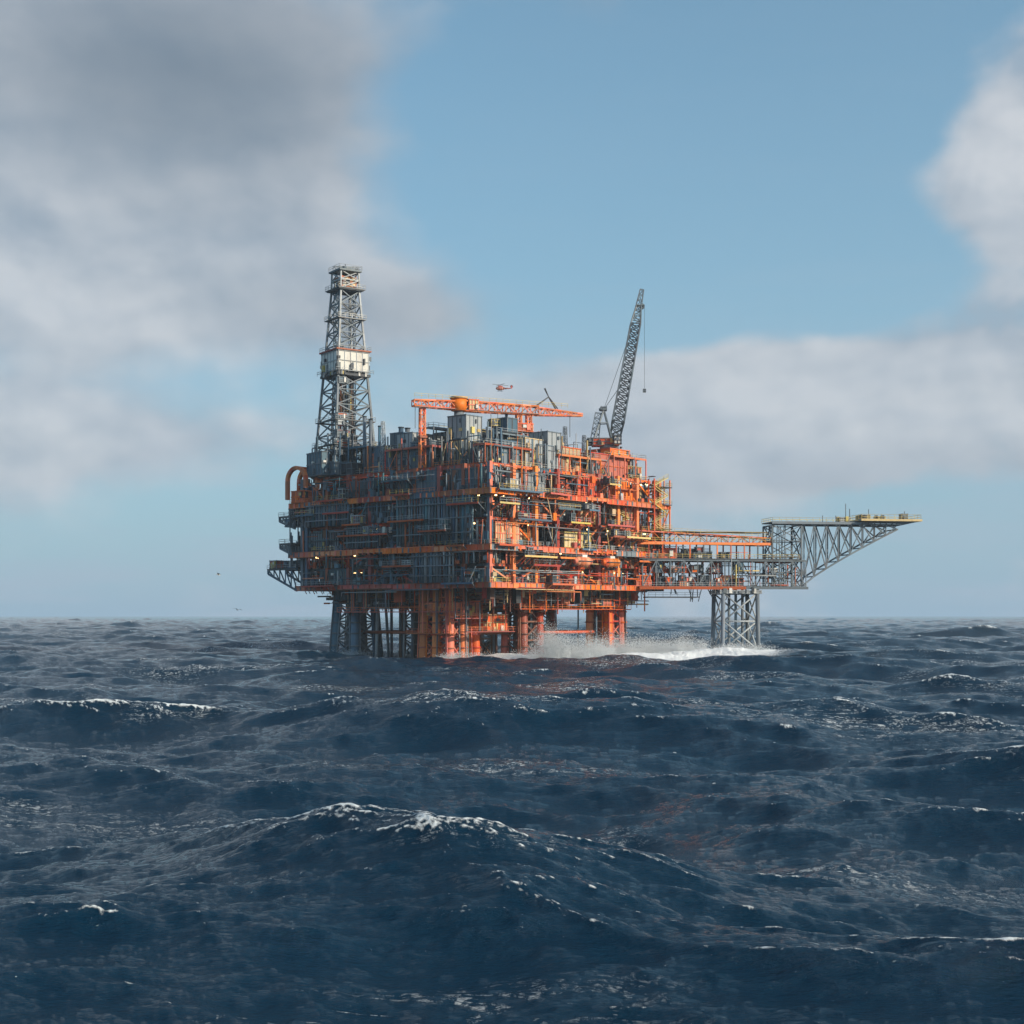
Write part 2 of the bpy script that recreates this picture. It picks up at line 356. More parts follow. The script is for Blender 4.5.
# jacket legs
lg = MB()
def legcluster(cx, cy, w, r, m, m2, n=2, top=19, batter=1.1, dens=.35):
    pts = []
    for i in range(n):
        for j in range(n):
            dx = (i/(n-1)-.5)*w; dy = (j/(n-1)-.5)*w
            a = (cx+dx*batter, cy+dy*batter, -14); c = (cx+dx*.95, cy+dy*.95, top)
            lg.cyl(a, c, r, m, 14); pts.append((a, c))
            for z in (2.5, 6, 9, 12, 14.5):
                t = (z+14)/(top+14); p = Vector(a).lerp(Vector(c), t); lg.cyl(p, p+Vector((0, 0, .4)), r*1.2, m2, 14)
            for q in range(3):
                t = R.uniform(0, 6.28); o_ = Vector((math.cos(t), math.sin(t), 0))*(r+.3); lg.cyl(Vector(a)+o_, Vector(c)+o_, R.uniform(.12, .3), R.choice([m, m2, DS, MS]), 6)
    for i in range(len(pts)):
        for j in range(i+1, len(pts)):
            if n > 2 and R.random() > dens: continue
            A = lambda k, z: Vector(pts[k][0]).lerp(Vector(pts[k][1]), (z+14)/(top+14))
            for z0, z1 in ((-1, 4.5), (4.5, 9.5), (9.5, 14.5)):
                lg.beam(A(i, z0), A(j, z1), .36, m2); lg.beam(A(j, z0), A(i, z1), .36, m2)
            for z in (4.5, 9.5, 14.5): lg.beam(A(i, z), A(j, z), .42, m2)
legcluster(9, 23, 9.5, 1.2, OR, RO, 3)
legcluster(28, 14, 6.5, 1.15, RO, RU, 2); legcluster(28, 14, 2.6, .6, RU, DS, 2)
legcluster(62, 12, 6.5, 1.3, OR, RO, 2); legcluster(62, 12, 2.6, .8, RO, RU, 2)
legcluster(9, 60, 7, 1.2, BS, MS, 2, batter=1.5); legcluster(9, 60, 2.5, .7, MS, MS, 2, batter=1.6)
legcluster(35, 62, 6, 1.1, DS, MS); legcluster(62, 62, 6, 1.1, MS, MS); legcluster(62, 38, 6, 1.1, RO, RU); legcluster(36, 38, 6, 1.0, RU, RU)
for _ in range(22):
    x = R.uniform(10, 66); y = R.uniform(10, 66); lg.cyl((x, y, -10), (x, y, 19), R.uniform(.18, .5), R.choice([DS, MS, RU, BS, RO]), 8)
for i in range(9):
    y = 33+i*2.7; lg.cyl((11+R.uniform(-2, 2), y, -10), (10, y, 19), R.uniform(.25, .5), R.choice([MS, BS, LS, DS]), 8)
C = [(9, 23), (28, 14), (62, 12), (62, 38), (62, 62), (35, 62), (9, 60), (9, 23)]
for (a, b_) in zip(C[:-1], C[1:]):
    for z in (6.5, 13.5): lg.cyl((*a, z), (*b_, z), .42, R.choice([RO, MS, RU]), 8)
    M = ((a[0]+b_[0])/2, (a[1]+b_[1])/2)
    for z0, z1 in ((12.5, 18.5),):
        lg.cyl((*a, z0), (*M, z1), .36, RU, 8); lg.cyl((*b_, z0), (*M, z1), .36, RU, 8)
lg.ribbed(14, 14, 7, 22, 19, 11.5, OR, BE, 1.2); lg.ribbed(4, 17, 11, 14, 29, 14.5, RO, OR, 1.5); lg.ribbed(50, 6, 13.5, 58, 12, 15.8, RU, OR)
lg.ribbed(22, 24, 12, 40, 34, 16, DS, RU); lg.ribbed(6, 44, 13, 16, 54, 15.8, DS, MS); lg.ribbed(40, 14, 13, 47, 20, 15.8, BE, RO)
for (x0, y0, x1, y1, z) in ((2, 14, 20, 16, 10.5), (2, 14, 4, 60, 12.2), (18, 6, 66, 8, 13), (2, 16, 4, 32, 6.5), (4, 12, 24, 14, 7)):
    lg.box(x0, y0, z-.25, x1, y1, z, RO); lg.rail((x0, y0, z), (x1, y0, z), OR); lg.rail((x0, y0, z), (x0, y1, z), OR)
    for k in range(int(max(x1-x0, y1-y0)/5)):
        t = k*5; x = x0+t if x1-x0 > y1-y0 else x0; y = y0 if x1-x0 > y1-y0 else y0+t
        lg.beam((x, y, z), (x, y, 19), .2, R.choice([RO, OR, MS]))
clutterpal = [RO, OR, DS, MS, RU, BE, DS]
for face in ('R', 'L'):
    for _ in range(170):
        sp = R.uniform(4, 70); d = R.uniform(4, 14); z = R.uniform(14.2, 18.8); m = R.choice(clutterpal)
        if R.random() < .5: lg.cyl(F(face, sp, d, z), F(face, min(72, sp+R.uniform(2, 10)), d, z), R.uniform(.1, .3), m, 6)
        else: fbox(lg, face, sp, d, z, min(72, sp+R.uniform(.5, 3)), d+1.5, 19, m)
    for _ in range(50):
        sp = R.uniform(4, 70); d = R.uniform(2, 10); lg.beam(F(face, sp, d, R.uniform(11, 15)), F(face, sp, d, 19), R.uniform(.1, .3), R.choice(clutterpal))
lg.obj('jacket_legs', plat)

# port-side protrusions
pr = MB()
def wedge(x0, x1, y0, y1, zt, zb, m):
    for x in (x0, (x0+x1)/2, x1):
        pr.beam((x, y0, zt), (x, y1, zt), .5, m); pr.beam((x, y0, zb), (x, y1, zt-1.2), .5, m); pr.beam((x, y1, zt), (x, y1, zt-1.2), .5, m)
        n = 5
        for i in range(n):
            a = i/n; c = (i+1)/n; ya = y0+(y1-y0)*a; yc = y0+(y1-y0)*c
            pr.beam((x, ya, zb+(zt-1.2-zb)*a), (x, yc, zt), .28, m); pr.beam((x, yc, zt), (x, yc, zb+(zt-1.2-zb)*c), .25, m)
    pr.box(x0-.5, y0, zt, x1+.5, y1, zt+.25, GR); pr.rail((x0-.5, y0, zt+.2), (x0-.5, y1, zt+.2), LS); pr.rail((x0-.5, y1, zt+.2), (x1+.5, y1, zt+.2), LS)
wedge(0, 14, 75, 88, 24.4, 18.2, BS)
pr.ribbed(1, 85.5, 24.7, 8, 88.5, 27.2, RO, MS); pr.ribbed(2, 78, 24.7, 10, 83, 27, MS, BS)
wedge(1, 9, 77, 84, 39.5, 36, MS); pr.ribbed(2, 78, 39.8, 7, 81, 42, BS, MS)
wedge(-2, 8, 75, 80, 31.5, 28.5, MS)
for x in (-2.2, 2.0):
    pts = [Vector((x, 68.5+4.0+4.0*math.cos(t), 49.3+3.6*math.sin(t))) for t in [math.pi*k/10 for k in range(0, 11)]]
    pts = [Vector((x, 76.5, 44))]+pts+[Vector((x, 68.5, 47))]
    for a, c in zip(pts[:-1], pts[1:]): pr.beam(a, c, 1.0, OR)
pr.beam((-2.2, 72.5, 53), (2, 72.5, 53), .6, OR)
pr.ribbed(-1.5, 70, 43, 1.5, 75.5, 46.5, RO, OR)
for k in range(12):
    z = 19.5+k*2.6; a, c = (67, 73.5) if k % 2 else (73.5, 67)
    for y in (-1.5, -.3): pr.beam((a, y, z), (c, y, z+2.6), .25, YE)
    pr.box(min(a, c)-1, -1.8, z+2.4, min(a, c)+.2, 0, z+2.6, GR); pr.rail((a, -1.6, z), (c, -1.6, z+2.6), YE)
for x in (66.5, 74): 
    for y in (-1.8, .2): pr.beam((x, y, 19), (x, y, 50), .3, OR)
for z in (36, 43, 48): pr.box(71, -2, z-.25, 74.8, 6, z, GR); pr.rail((74.8, -2, z), (74.8, 6, z), YE); pr.rail((71, -2, z), (74.8, -2, z), YE)
for _ in range(22):
    z = R.choice([21, 30, 31, 44, 45, 37.5, 33, 26]); y = R.uniform(74, 79); x = R.uniform(-1, 8)
    pr.ribbed(x, y, z-1, x+R.uniform(1.5, 4), y+R.uniform(1, 3.5), z+R.uniform(0, 2), R.choice([MS, BS, DS, MS]), MS)
    pr.beam((x, y, z-5), (x, y, z+4), .25, MS)
pr.obj('outboard_platforms', plat)

# lifeboats
lb = MB()
for k, (x, y, z) in enumerate(((34, -2.2, 25.6), (46, -2.2, 25.6))):
    prof = [(-3.6, .3), (-3.2, .9), (-2, 1.2), (0, 1.3), (2, 1.2), (3.2, .9), (3.6, .3)]
    for (a, ra), (c, rc) in zip(prof[:-1], prof[1:]): lb.cyl((x+a, y, z), (x+c, y, z), ra, OR, 14, rc)
    lb.box(x-1, y-.7, z+1.0, x+1, y+.7, z+1.7, WH); lb.box(x-2.8, y-1.4, z-.15, x+2.8, y+1.2, z+.1, DS)
    for q in (-2.4, 2.4): lb.beam((x+q, y, z+1), (x+q, y, z+3.1), .12, DS); lb.beam((x+q, y-.3, z+3.1), (x+q, 1, z+3.1), .35, WH)
lb.obj('lifeboats', plat)

# ------------------------------------------------------------------ DERRICK
def Lw(x, y, z): 
    return (-5.5+math.sin(TH)*x-math.cos(TH)*y, 355+math.cos(TH)*x+math.sin(TH)*y, z)
dr = empty('drilling_derrick', Lw(8.5, 64, 0), math.radians(34))
d = MB()
d.lattice((0, 0, 53), (0, 0, 79), 13, 9.2, 6, .56, .28, MS, up=(0, 1, 0), mb=MS, x=True)
d.lattice((0, 0, 79), (0, 0, 103), 9.2, 5.8, 6, .5, .27, LS, up=(0, 1, 0), mb=MS, x=True)
d.ribbed(-5.1, -5.1, 78.5, 5.1, 5.1, 79.3, MS, DS)
for sx in (-1, 1):
    d.ribbed(sx*4.9-.15, -4.7, 79.8, sx*4.9+.15, 4.7, 85.5, WH, LS, 1.8); d.ribbed(-4.7, sx*4.9-.15, 79.8, 4.7, sx*4.9+.15, 85.5, WH, LS, 1.8)
w = 5.5; wi = 4.6
d.box(-w, -w, 85.6, w, -wi, 86, RO); d.box(-w, wi, 85.6, w, w, 86.02, RO); d.box(-w, -wi, 85.6, -wi, wi, 86, RO); d.box(wi, -wi, 85.6, w, wi, 86, RO)
for z, w in ((86, 5.4), (79.3, 5.9), (66, 6.3), (103.5, 4.2), (95, 4.4), (59, 7)):
    if z not in (86, 79.3): 
        d.box(-w, -w, z-.25, w, -w+1.0, z, GR); d.box(-w, w-1.0, z-.25, w, w, z+.02, GR); d.box(-w, -w+1.0, z-.24, -w+1.0, w-1.0, z, GR); d.box(w-1.0, -w+1.0, z-.26, w, w-1.0, z, GR)
    for a, c in (((-w, -w), (w, -w)), ((w, -w), (w, w)), ((-w, w), (w, w)), ((-w, -w), (-w, w))): d.rail((*a, z), (*c, z), LS if z < 90 else WH)
d.box(-3.9, -3.9, 103, 3.9, 3.9, 103.6, MS); d.lattice((0, 0, 103.6), (0, 0, 108.5), 5.8, 5.6, 2, .4, .28, LS, up=(0, 1, 0), x=True)
d.ribbed(-2.2, -2.2, 104, 2.2, 2.2, 107, BE, OR); d.box(-3.5, -3.5, 108.4, 3.5, 3.5, 108.9, MS)
for a, c in (((-3.5, -3.5), (3.5, -3.5)), ((3.5, -3.5), (3.5, 3.5)), ((-3.5, 3.5), (3.5, 3.5)), ((-3.5, -3.5), (-3.5, 3.5))): d.rail((*a, 108.9), (*c, 108.9), LS)
d.lattice((-3.5, 0, 109.3), (4.2, 0, 110.4), 1, .6, 5, .15, .1, MS); d.cyl((0, 0, 108.9), (0, 0, 111), .12, DS, 6); d.cyl((-1.2, -1, 109.5), (1.2, -1, 109.5), .7, MS, 12)
for i in range(30): 
    x = R.uniform(-3.6, 3.6); y = R.uniform(-3.6, 3.6); d.cyl((x, y, 55), (x*.8, y*.8, R.uniform(76, 80)), .14, R.choice([DS, MS, RU]), 6)
for i in range(5): d.cyl((-.8+i*.4, 0, 74), (-.8+i*.4, 0, 104), .06, DS, 5)
d.ribbed(-1.2, -1, 69, 1.2, 1, 74, MS, YE); d.lattice((2.2, 0, 55), (2.2, 0, 103), 1.4, 1.4, 26, .16, .1, MS, up=(0, 1, 0))
d.lattice((-2, 1.5, 54), (-2, 1, 103), 1.8, 1.4, 22, .2, .12, BS, up=(0, 1, 0))
for i in range(10): 
    z = 55+R.uniform(0, 22); w = 6.4-(z-53)*.08; d.ribbed(-w, -w-.6, z, -w+R.uniform(1.5, 4), -w+1, z+R.uniform(1, 2.4), R.choice([LS, MS, BS, RO]), MS)
d.ribbed(-7.0, -7.0, 50.2, 7.0, 7.0, 54, MS, BS, 2); d.ribbed(-9.5, -4, 50.2, -7.1, 5, 57.0, BS, MS); d.ribbed(6, -8, 54, 9.5, -3, 59, BS, MS)
for _ in range(60): 
    x = R.uniform(-10, 15); y = R.uniform(-10, 8); d.cyl((x, y, 50), (x, y, R.uniform(54, 63)), R.uniform(.08, .28), R.choice([MS, LS, BS, DS]), 6)
d.obj('derrick_tower', dr)

# ------------------------------------------------------------------ PEDESTAL CRANE
cr = empty('pedestal_crane', Lw(66, 14, 0), 0)
c = MB()
c.cyl((0, 0, 50), (0, 0, 59.5), 1.9, OR, 18); c.cyl((0, 0, 59.5), (0, 0, 60.3), 2.8, MS, 18)
c.ribbed(-4.8, -2.2, 60.3, 2.6, 2.2, 62.6, OR, MS, 1.6); c.ribbed(1.2, -3.6, 60.5, 3.2, -2.4, 63, WH, DS, .8); c.ribbed(-6.3, -1.8, 60.6, -4.9, 1.8, 62.6, DS, MS)
foot = Vector((1.5, 0, 61.5)); tip = Vector((8.7, 1, 101.5)); dirv = (tip-foot).normalized()
m1 = foot+dirv*6; m2 = foot+dirv*35
c.lattice(foot, m1, 2.6, 3.4, 3, .38, .22, DS, up=(0, 1, 0), b0=.8, b1=3.4, mb=DS, x=True)
c.lattice(m1, m2, 3.4, 2.8, 14, .38, .22, MS, up=(0, 1, 0), mb=DS, x=True)
c.lattice(m2, tip, 2.8, 1.4, 4, .34, .2, MS, up=(0, 1, 0), mb=MS)
c.lattice(tip, tip+Vector((.9, 0, 4.6)), 1.6, 1.0, 3, .28, .16, MS, up=(0, 1, 0)); c.cyl(tip+Vector((.9, -.5, -.3)), tip+Vector((.9, .5, -.3)), .8, MS, 12)
c.box(tip.x-1, tip.y-1, tip.z-.2, tip.x+1.6, tip.y+1, tip.z+.1, MS)
for y in (-1.8, 1.8):
    c.beam((-4.4, y, 62.6), (-1.6, y*.4, 71), .45, MS); c.beam((.6, y, 62.6), (-1.6, y*.4, 71), .4, MS); c.beam((-3, y, 67), (-.5, y*.7, 67), .25, MS)
    c.beam((-1.6, y*.4, 71), m2+Vector((-.6, y*.3, 0)), .1, DS); c.beam((-1.6, y*.4, 71), m2+Vector((-.9, y*.2, -13)), .1, DS)
c.ribbed(-2.4, -1, 70.6, -.9, 1, 71.8, LS, MS); c.lattice((-4.2, 0, 62.4), (-3.2, 0, 70), 2.4, 1.6, 5, .2, .14, MS, up=(0, 1, 0))
hk = tip+Vector((1.6, -.3, -.4)); c.beam(hk, hk-Vector((0, 0, 24)), .08, DS); c.ribbed(hk.x-.25, hk.y-.25, hk.z-25, hk.x+.25, hk.y+.25, hk.z-24, DS, MS)
c.obj('crane_boom_and_cab', cr)

# ------------------------------------------------------------------ GANTRY CRANE (long orange horizontal boom)
g0 = Vector((-26.1, 375, 0)); g1 = Vector((19.4, 395, 0)); gl = (g1-g0).length
ga = empty('gantry_crane', g0, math.atan2(20, 45.5)); g = MB()
g.lattice((0, 0, 67.2), (14, 0, 67.2), 2.0, 2.4, 7, .38, .2, OR, b0=1.5, b1=2.2)
g.lattice((14, 0, 67.2), (36, 0, 67.2), 2.4, 2.4, 9, .38, .22, OR, b0=2.6, b1=2.2)
g.lattice((36, 0, 67.0), (gl, 0, 66.8), 2.2, 1.0, 8, .34, .18, OR, b0=2.0, b1=.6)
g.rail((0, -1.3, 68.5), (gl*.9, -1.3, 68.3), YE); g.box(0, -1.6, 66, 36, -1.2, 66.15, GR)
g.cyl((13, 0, 65.8), (13, 0, 69.0), 2.1, OR, 20); g.cyl((13, 0, 69.0), (13, 0, 69.5), 2.4, BE, 20); g.cyl((13, 0, 50), (13, 0, 65.8), 1.3, MS, 16)
g.ribbed(15.4, -1.5, 66, 18.0, 1.5, 69.0, BE, OR, .8)
for x, zb in ((2.6, 50), (30.5, 50), (33.5, 50)):
    g.lattice((x, 0, zb), (x, 0, 66), 1.4, 1.2, 9, .32, .16, OR, up=(0, 1, 0)); g.box(x-1, -1.2, 58, x+1, 1.2, 58.6, RO)
g.ribbed(29.5, -1.6, 61, 34, 1.6, 63.4, RO, OR, 1.2); g.ribbed(27.5, -1.5, 50, 36, 1.5, 56, BS, OR, 1)
for s_ in (-1, 1): g.beam((35, .6*s_, 68), (39.5, 0, 71.2), .28, DS); g.beam((42, .6*s_, 68), (39.5, 0, 71.2), .28, DS); g.beam((39.5, 0, 71.2), (38.3, .3*s_, 73.5), .2, DS)
g.ribbed(22, -1.1, 62.2, 24.6, 1.1, 64.2, MS, YE, .8)
for x in (22.3, 24.3): g.beam((x, 0, 64), (x, 0, 66.3), .1, DS)
for x in (.6, 46): g.beam((x, 0, 66.4), (x, 0, 60.5), .12, DS)
g.obj('gantry_boom', ga)

# ------------------------------------------------------------------ BRIDGE + FLARE BOOM on own jacket
fb = empty('flare_boom_bridge', (36, 404, 0), math.radians(9)); f = MB()
f.lattice((0, 0, 23), (48, 0, 23), 9, 9, 12, .45, .24, MS, b0=7.5, b1=7.5, mb=MS, x=False)
f.box(-1, -5, 19, 48.5, 5, 19.3, GR); f.box(-1, -5.2, 18.5, 30, -4.9, 19.35, RO); f.box(30, -5.2, 18.6, 48.5, -4.92, 19.35, MS); f.box(-1, -4.9, 27, 46, 4.9, 27.25, GR)
f.rail((0, -5.1, 19.3), (48, -5.1, 19.3), LS); f.rail((0, -4.8, 27.3), (46, -4.8, 27.3), YE)
f.lattice((0, 0, 33.5), (38, 0, 32.3), 7, 6, 12, .3, .16, OR, b0=3.0, b1=2.0, mb=OR); f.box(0, -3.6, 31.7, 36, 3.6, 31.95, GR)
f.box(-1, -3.9, 31.2, 38, -3.6, 31.9, OR); f.rail((0, -3.8, 35.0), (38, -3.4, 33.4), YE, 1.2); f.rail((0, -3.8, 32), (38, -3.8, 32), YE)
f.box(0, -3.5, 34.9, 37, 3.5, 35.0, BE)
for x in range(2, 38, 4): 
    for y in (-3.6, 3.6): f.beam((x, y, 27), (x, y, 31.7), .35, R.choice([OR, RO, MS]))
for _ in range(60):
    x = R.uniform(-2, 40)*R.uniform(.5, 1); w = R.uniform(1, 4); y = R.uniform(-4.4, 0); lvl = R.choice([19.3, 19.3, 27.3, 23.2])
    f.ribbed(x, y, lvl, x+w, y+R.uniform(1, 3), lvl+R.uniform(1, 3.4), R.choice([OR, MS, BE, OR, BS, RO, DS, OR]), R.choice([OR, MS]), .9)
for _ in range(90):
    x = R.uniform(0, 46); y = R.uniform(-5, 4); z = R.uniform(19.5, 31); m = R.choice([OR, MS, LS, BS, YE, RO])
    if R.random() < .5: f.cyl((x, y, z), (min(48, x+R.uniform(3, 12)), y, z), R.uniform(.08, .22), m, 6)
    else: f.cyl((x, y, 19), (x, y, 19+R.uniform(3, 12)), R.uniform(.07, .2), m, 6)
for _ in range(16): 
    x = R.uniform(0, 30); f.beam((x, R.uniform(-4, 4), 19), (x, R.uniform(-4, 4), R.uniform(15, 17.5)), .2, MS)
f.box(2, -3, 16.2, 17, 3, 16.5, GR); f.rail((2, -3, 16.5), (17, -3, 16.5), MS)
J = [(23.5, -4.5), (33.5, -4.5), (33.5, 4.5), (23.5, 4.5)]
lev = [-10, 1.5, 9.5, 17.5]
for i, (x, y) in enumerate(J):
    cx, cy = 28.5, 0; f.cyl((cx+(x-cx)*1.1, y*1.1, -12), (x, y, 18.6), .6, MS, 12)
    xn, yn = J[(i+1) % 4]
    for za, zb in zip(lev[1:-1], lev[2:]):
        f.cyl((x, y, za), (xn, yn, zb), .24, LS, 8); f.cyl((xn, yn, za), (x, y, zb), .24, LS, 8); f.cyl((x, y, za), (xn, yn, za), .24, LS, 8)
    f.cyl((x, y, 17.5), (xn, yn, 17.5), .35, MS, 8)
for x in (26.6, 28.6, 30.6): f.cyl((x, 0, -10), (x, 0, 18.6), .4, MS, 10)
f.ribbed(22.5, -5, 17.3, 34.5, 5, 18.3, MS, LS, 2)
f.lattice((42.5, 0, 19), (42.5, 0, 37), 8.6, 8.6, 4, .38, .24, MS, up=(0, 1, 0), b0=8, b1=8, mb=MS, x=True)
for _ in range(12): x = R.uniform(38.5, 46); f.cyl((x, R.uniform(-4, 4), 19), (x, R.uniform(-4, 4), 37), .12, MS, 6)
NB = 8; top = []; bot = []
for i in range(NB+1):
    t = i/NB; x = 47+t*29; zb = 19.5+16.6*(t**.85); top.append((x, 37.4)); bot.append((x, min(zb, 36.4)))
for y in (-4, 4):
    for i in range(NB):
        f.beam((top[i][0], y, top[i][1]), (top[i+1][0], y, top[i+1][1]), .4, MS); f.beam((bot[i][0], y, bot[i][1]), (bot[i+1][0], y, bot[i+1][1]), .44, MS)
        f.beam((top[i][0], y, top[i][1]), (bot[i][0], y, bot[i][1]), .28, MS); f.beam((top[i][0], y, top[i][1]), (bot[i+1][0], y, bot[i+1][1]), .28, MS)
        f.beam((bot[i][0], y, bot[i][1]), (top[i+1][0], y, top[i+1][1]), .2, MS)
for i in range(NB+1):
    f.beam((bot[i][0], -4, bot[i][1]), (bot[i][0], 4, bot[i][1]), .3, MS); f.beam((top[i][0], -4, 37.4), (top[i][0], 4, 37.4), .3, MS)
    if i < NB: f.beam((bot[i][0], -4, bot[i][1]), (bot[i+1][0], 4, bot[i+1][1]), .22, LS)
f.box(38, -4.6, 37.7, 68, 4.6, 38.0, GR); f.box(37.8, -4.9, 37.3, 68, -4.6, 38.05, MS)
f.rail((38, -4.8, 38), (66, -4.8, 38), YE); f.rail((38, 4.8, 38), (66, 4.8, 38), YE); f.rail((38, -4.8, 38), (38, 4.8, 38), YE)
f.box(64, -6.5, 38.4, 82, 6.5, 38.8, MS); f.box(63.8, -6.8, 38.3, 82.2, -6.5, 38.9, YE); f.box(82, -6.8, 38.3, 82.3, 6.8, 38.9, YE)
for a, c_ in (((64, -6.5), (82, -6.5)), ((82, -6.5), (82, 6.5)), ((64, 6.5), (82, 6.5)), ((64, -6.5), (64, 6.5))): f.rail((*a, 38.8), (*c_, 38.8), YE, 1.4, .09)
for i in range(10): x = 65+i*1.8; f.beam((x, -6.5, 38.3), (min(x, 75)-.5, -4, 36.8), .2, MS)
f.ribbed(65, -4, 38.8, 67.5, 0, 40.2, LS, YE, .8); f.ribbed(71, -2, 38.8, 73, 1, 40.0, WH, YE, .8); f.ribbed(77, -5, 38.8, 78.5, -3, 40.6, LS, MS, .8)
for x, h in ((61, 43.5), (62.2, 42), (68, 42), (79, 41.5), (54, 40), (58, 40)): f.cyl((x, -2, 38), (x, -2, h), .12, MS, 6)
f.ribbed(59.5, -2, 38.2, 62, 1, 39.6, MS, LS, .7)
f.obj('bridge_boom_and_jacket', fb)

# ------------------------------------------------------------------ HELICOPTER (distant)
he = empty('helicopter', (-7.6, 900, 155), math.radians(8)); h = MB()
prof = [(-2.6, .25), (-2.2, .8), (-1.2, 1.15), (.3, 1.25), (1.8, 1.0), (3, .5), (7.4, .2)]
for (a, ra), (c_, rc) in zip(prof[:-1], prof[1:]): h.cyl((a, 0, 0), (c_, 0, 0 if a < 1 else .25), ra, RO, 14, rc)
h.box(-1.2, -.5, 1, 1.6, .5, 1.7, RO); h.cyl((.2, 0, 1.6), (.2, 0, 2.3), .15, DS, 8)
for k in range(4):
    t = math.radians(20+90*k); h.beam((.2, 0, 2.3), (.2+5.6*math.cos(t), 5.6*math.sin(t), 2.25), .22, DS)
h.box(6.9, -.08, .1, 7.8, .08, 1.9, RO); h.box(6.4, -1.1, .3, 7.2, 1.1, .4, WH); h.cyl((7.4, .2, 1.5), (7.4, .25, 1.5), .9, DS, 12)
for y in (-1, 1): h.beam((-1.8, y, -1.7), (2, y, -1.7), .12, DS); h.beam((-.8, y*.7, -.8), (-.8, y, -1.7), .1, DS); h.beam((1, y*.7, -.8), (1, y, -1.7), .1, DS)
h.box(-2.2, -.7, 0, -1.2, .7, .7, DS)
h.obj('helicopter_body', he)

# ------------------------------------------------------------------ SEAGULLS
def gull(loc, rz, flap):
    g = MB(); prof = [(-.28, .01), (-.2, .045), (-.05, .075), (.1, .07), (.22, .035), (.36, .02)]
    for (a, ra), (c_, rc) in zip(prof[:-1], prof[1:]): g.cyl((a, 0, 0), (c_, 0, 0), ra, WH, 10, rc)
    g.cyl((-.34, 0, -.01), (-.27, 0, 0), .008, YE, 6, .02)
    for s_ in (-1, 1):
        P = [(0, .05, 0, .2), (-.06, .3, flap, .18), (.02, .55, flap*.75, .12), (.14, .75, flap*.45, .02)]
        for (x0, y0, z0, w0), (x1, y1, z1, w1) in zip(P[:-1], P[1:]):
            b = len(g.v)
            for (x, y, z, w) in ((x0, y0, z0, w0), (x1, y1, z1, w1)):
                g.v += [(x-w/2, y*s_, z), (x+w/2, y*s_, z), (x, y*s_, z+.02)]
            for q in ((0, 1, 4, 3), (1, 2, 5, 4), (2, 0, 3, 5)): g.f.append(tuple(b+i for i in q)); g.m.append(DS); g.s.append(False)
    o = g.obj('seagull'); o.location = loc; o.rotation_euler = (.15, .2, rz); return o
gull((-41.3, 200, 16.8), .6, .22); gull((-40.5, 210, 11.9), 2.2, .15)

# ------------------------------------------------------------------ SEA
G = 9.81
def tile(L, N, kmin, kmax, seed, V=10.3, wd=(-.30, -.95)):
    rg = np.random.default_rng(seed)
    k1 = np.fft.fftfreq(N, 1/N)*2*np.pi/L; kx, ky = np.meshgrid(k1, k1, indexing='ij'); k = np.sqrt(kx**2+ky**2); k[0, 0] = 1
    Lp = V*V/G; w = np.array(wd)/np.hypot(*wd); c = (kx*w[0]+ky*w[1])/k
    P = np.exp(-1/(k*Lp)**2)/k**4*(np.where(c > 0, c**4, .08*c**2)+.05)*np.exp(-(k*.01)**2)
    P[(k < kmin) | (k >= kmax)] = 0; P[0, 0] = 0
    H = (rg.normal(size=(N, N))+1j*rg.normal(size=(N, N)))*np.sqrt(P)*(2*np.pi/L)
    f_ = lambda A: np.real(np.fft.ifft2(A))*N*N
    return np.stack([f_(H), f_(1j*kx/k*H), f_(1j*ky/k*H), f_(-kx*kx/k*H), f_(-ky*ky/k*H), f_(-kx*ky/k*H)], -1).astype(np.float32)
bands = [(613., 512, 0, .5, 12), (187., 512, .5, 2.6, 5), (43., 512, 2.6, 34., 9)]
tiles = [tile(*b_) for b_ in bands]
SC = 1.12/tiles[0][..., 0].std()
tiles = [t*SC*m_ for t, m_ in zip(tiles, (1, .95, .95))]
def sample(T, L, x, y):
    N = T.shape[0]; u = (x/L*N) % N; v = (y/L*N) % N; i = np.floor(u).astype(int); j = np.floor(v).astype(int); a = (u-i)[..., None].astype(np.float32); b_ = (v-j)[..., None].astype(np.float32)
    i %= N; j %= N; i2 = (i+1) % N; j2 = (j+1) % N
    return (T[i, j]*(1-a)+T[i2, j]*a)*(1-b_)+(T[i, j2]*(1-a)+T[i2, j2]*a)*b_
ang = np.concatenate([np.linspace(-180, -27, 120, endpoint=False), np.linspace(-27, 27, 1150, endpoint=False), np.linspace(27, 180, 120, endpoint=False)])
ang = np.radians(ang)
rad = [14.0]
while rad[-1] < 1200: rad.append(rad[-1]*1.0038)
while rad[-1] < 9000: rad.append(rad[-1]*1.007)
while rad[-1] < 30000: rad.append(rad[-1]*1.03)
rad = np.array(rad); NR, NA = len(rad), len(ang)
RR, AA = np.meshgrid(rad, ang, indexing='ij'); X = RR*np.sin(AA); Y = RR*np.cos(AA)
tot = np.zeros(X.shape+(6,), np.float32)
for (L, N, _, _, _), T, fd in zip(bands, tiles, (16000., 2500., 300.)):
    tot += sample(T, L, X+37, Y+11)*np.exp(-(RR/fd)**2)[..., None].astype(np.float32)
lam = 1.1
Jac = (1+lam*tot[..., 3])*(1+lam*tot[..., 4])-(lam*tot[..., 5])**2
foam = np.clip((.54-Jac)/.55, 0, 1)
print('foam frac', float((foam > .2).mean()))
spots = [(9, 23, 9, .8), (28, 14, 10, 1.0), (62, 12, 11, 1.1), (45, 8, 11, .9), (9, 60, 7, .5), (36, 62, 6, .4), (74, 4, 10, 1.0)]
churn = np.zeros_like(RR)
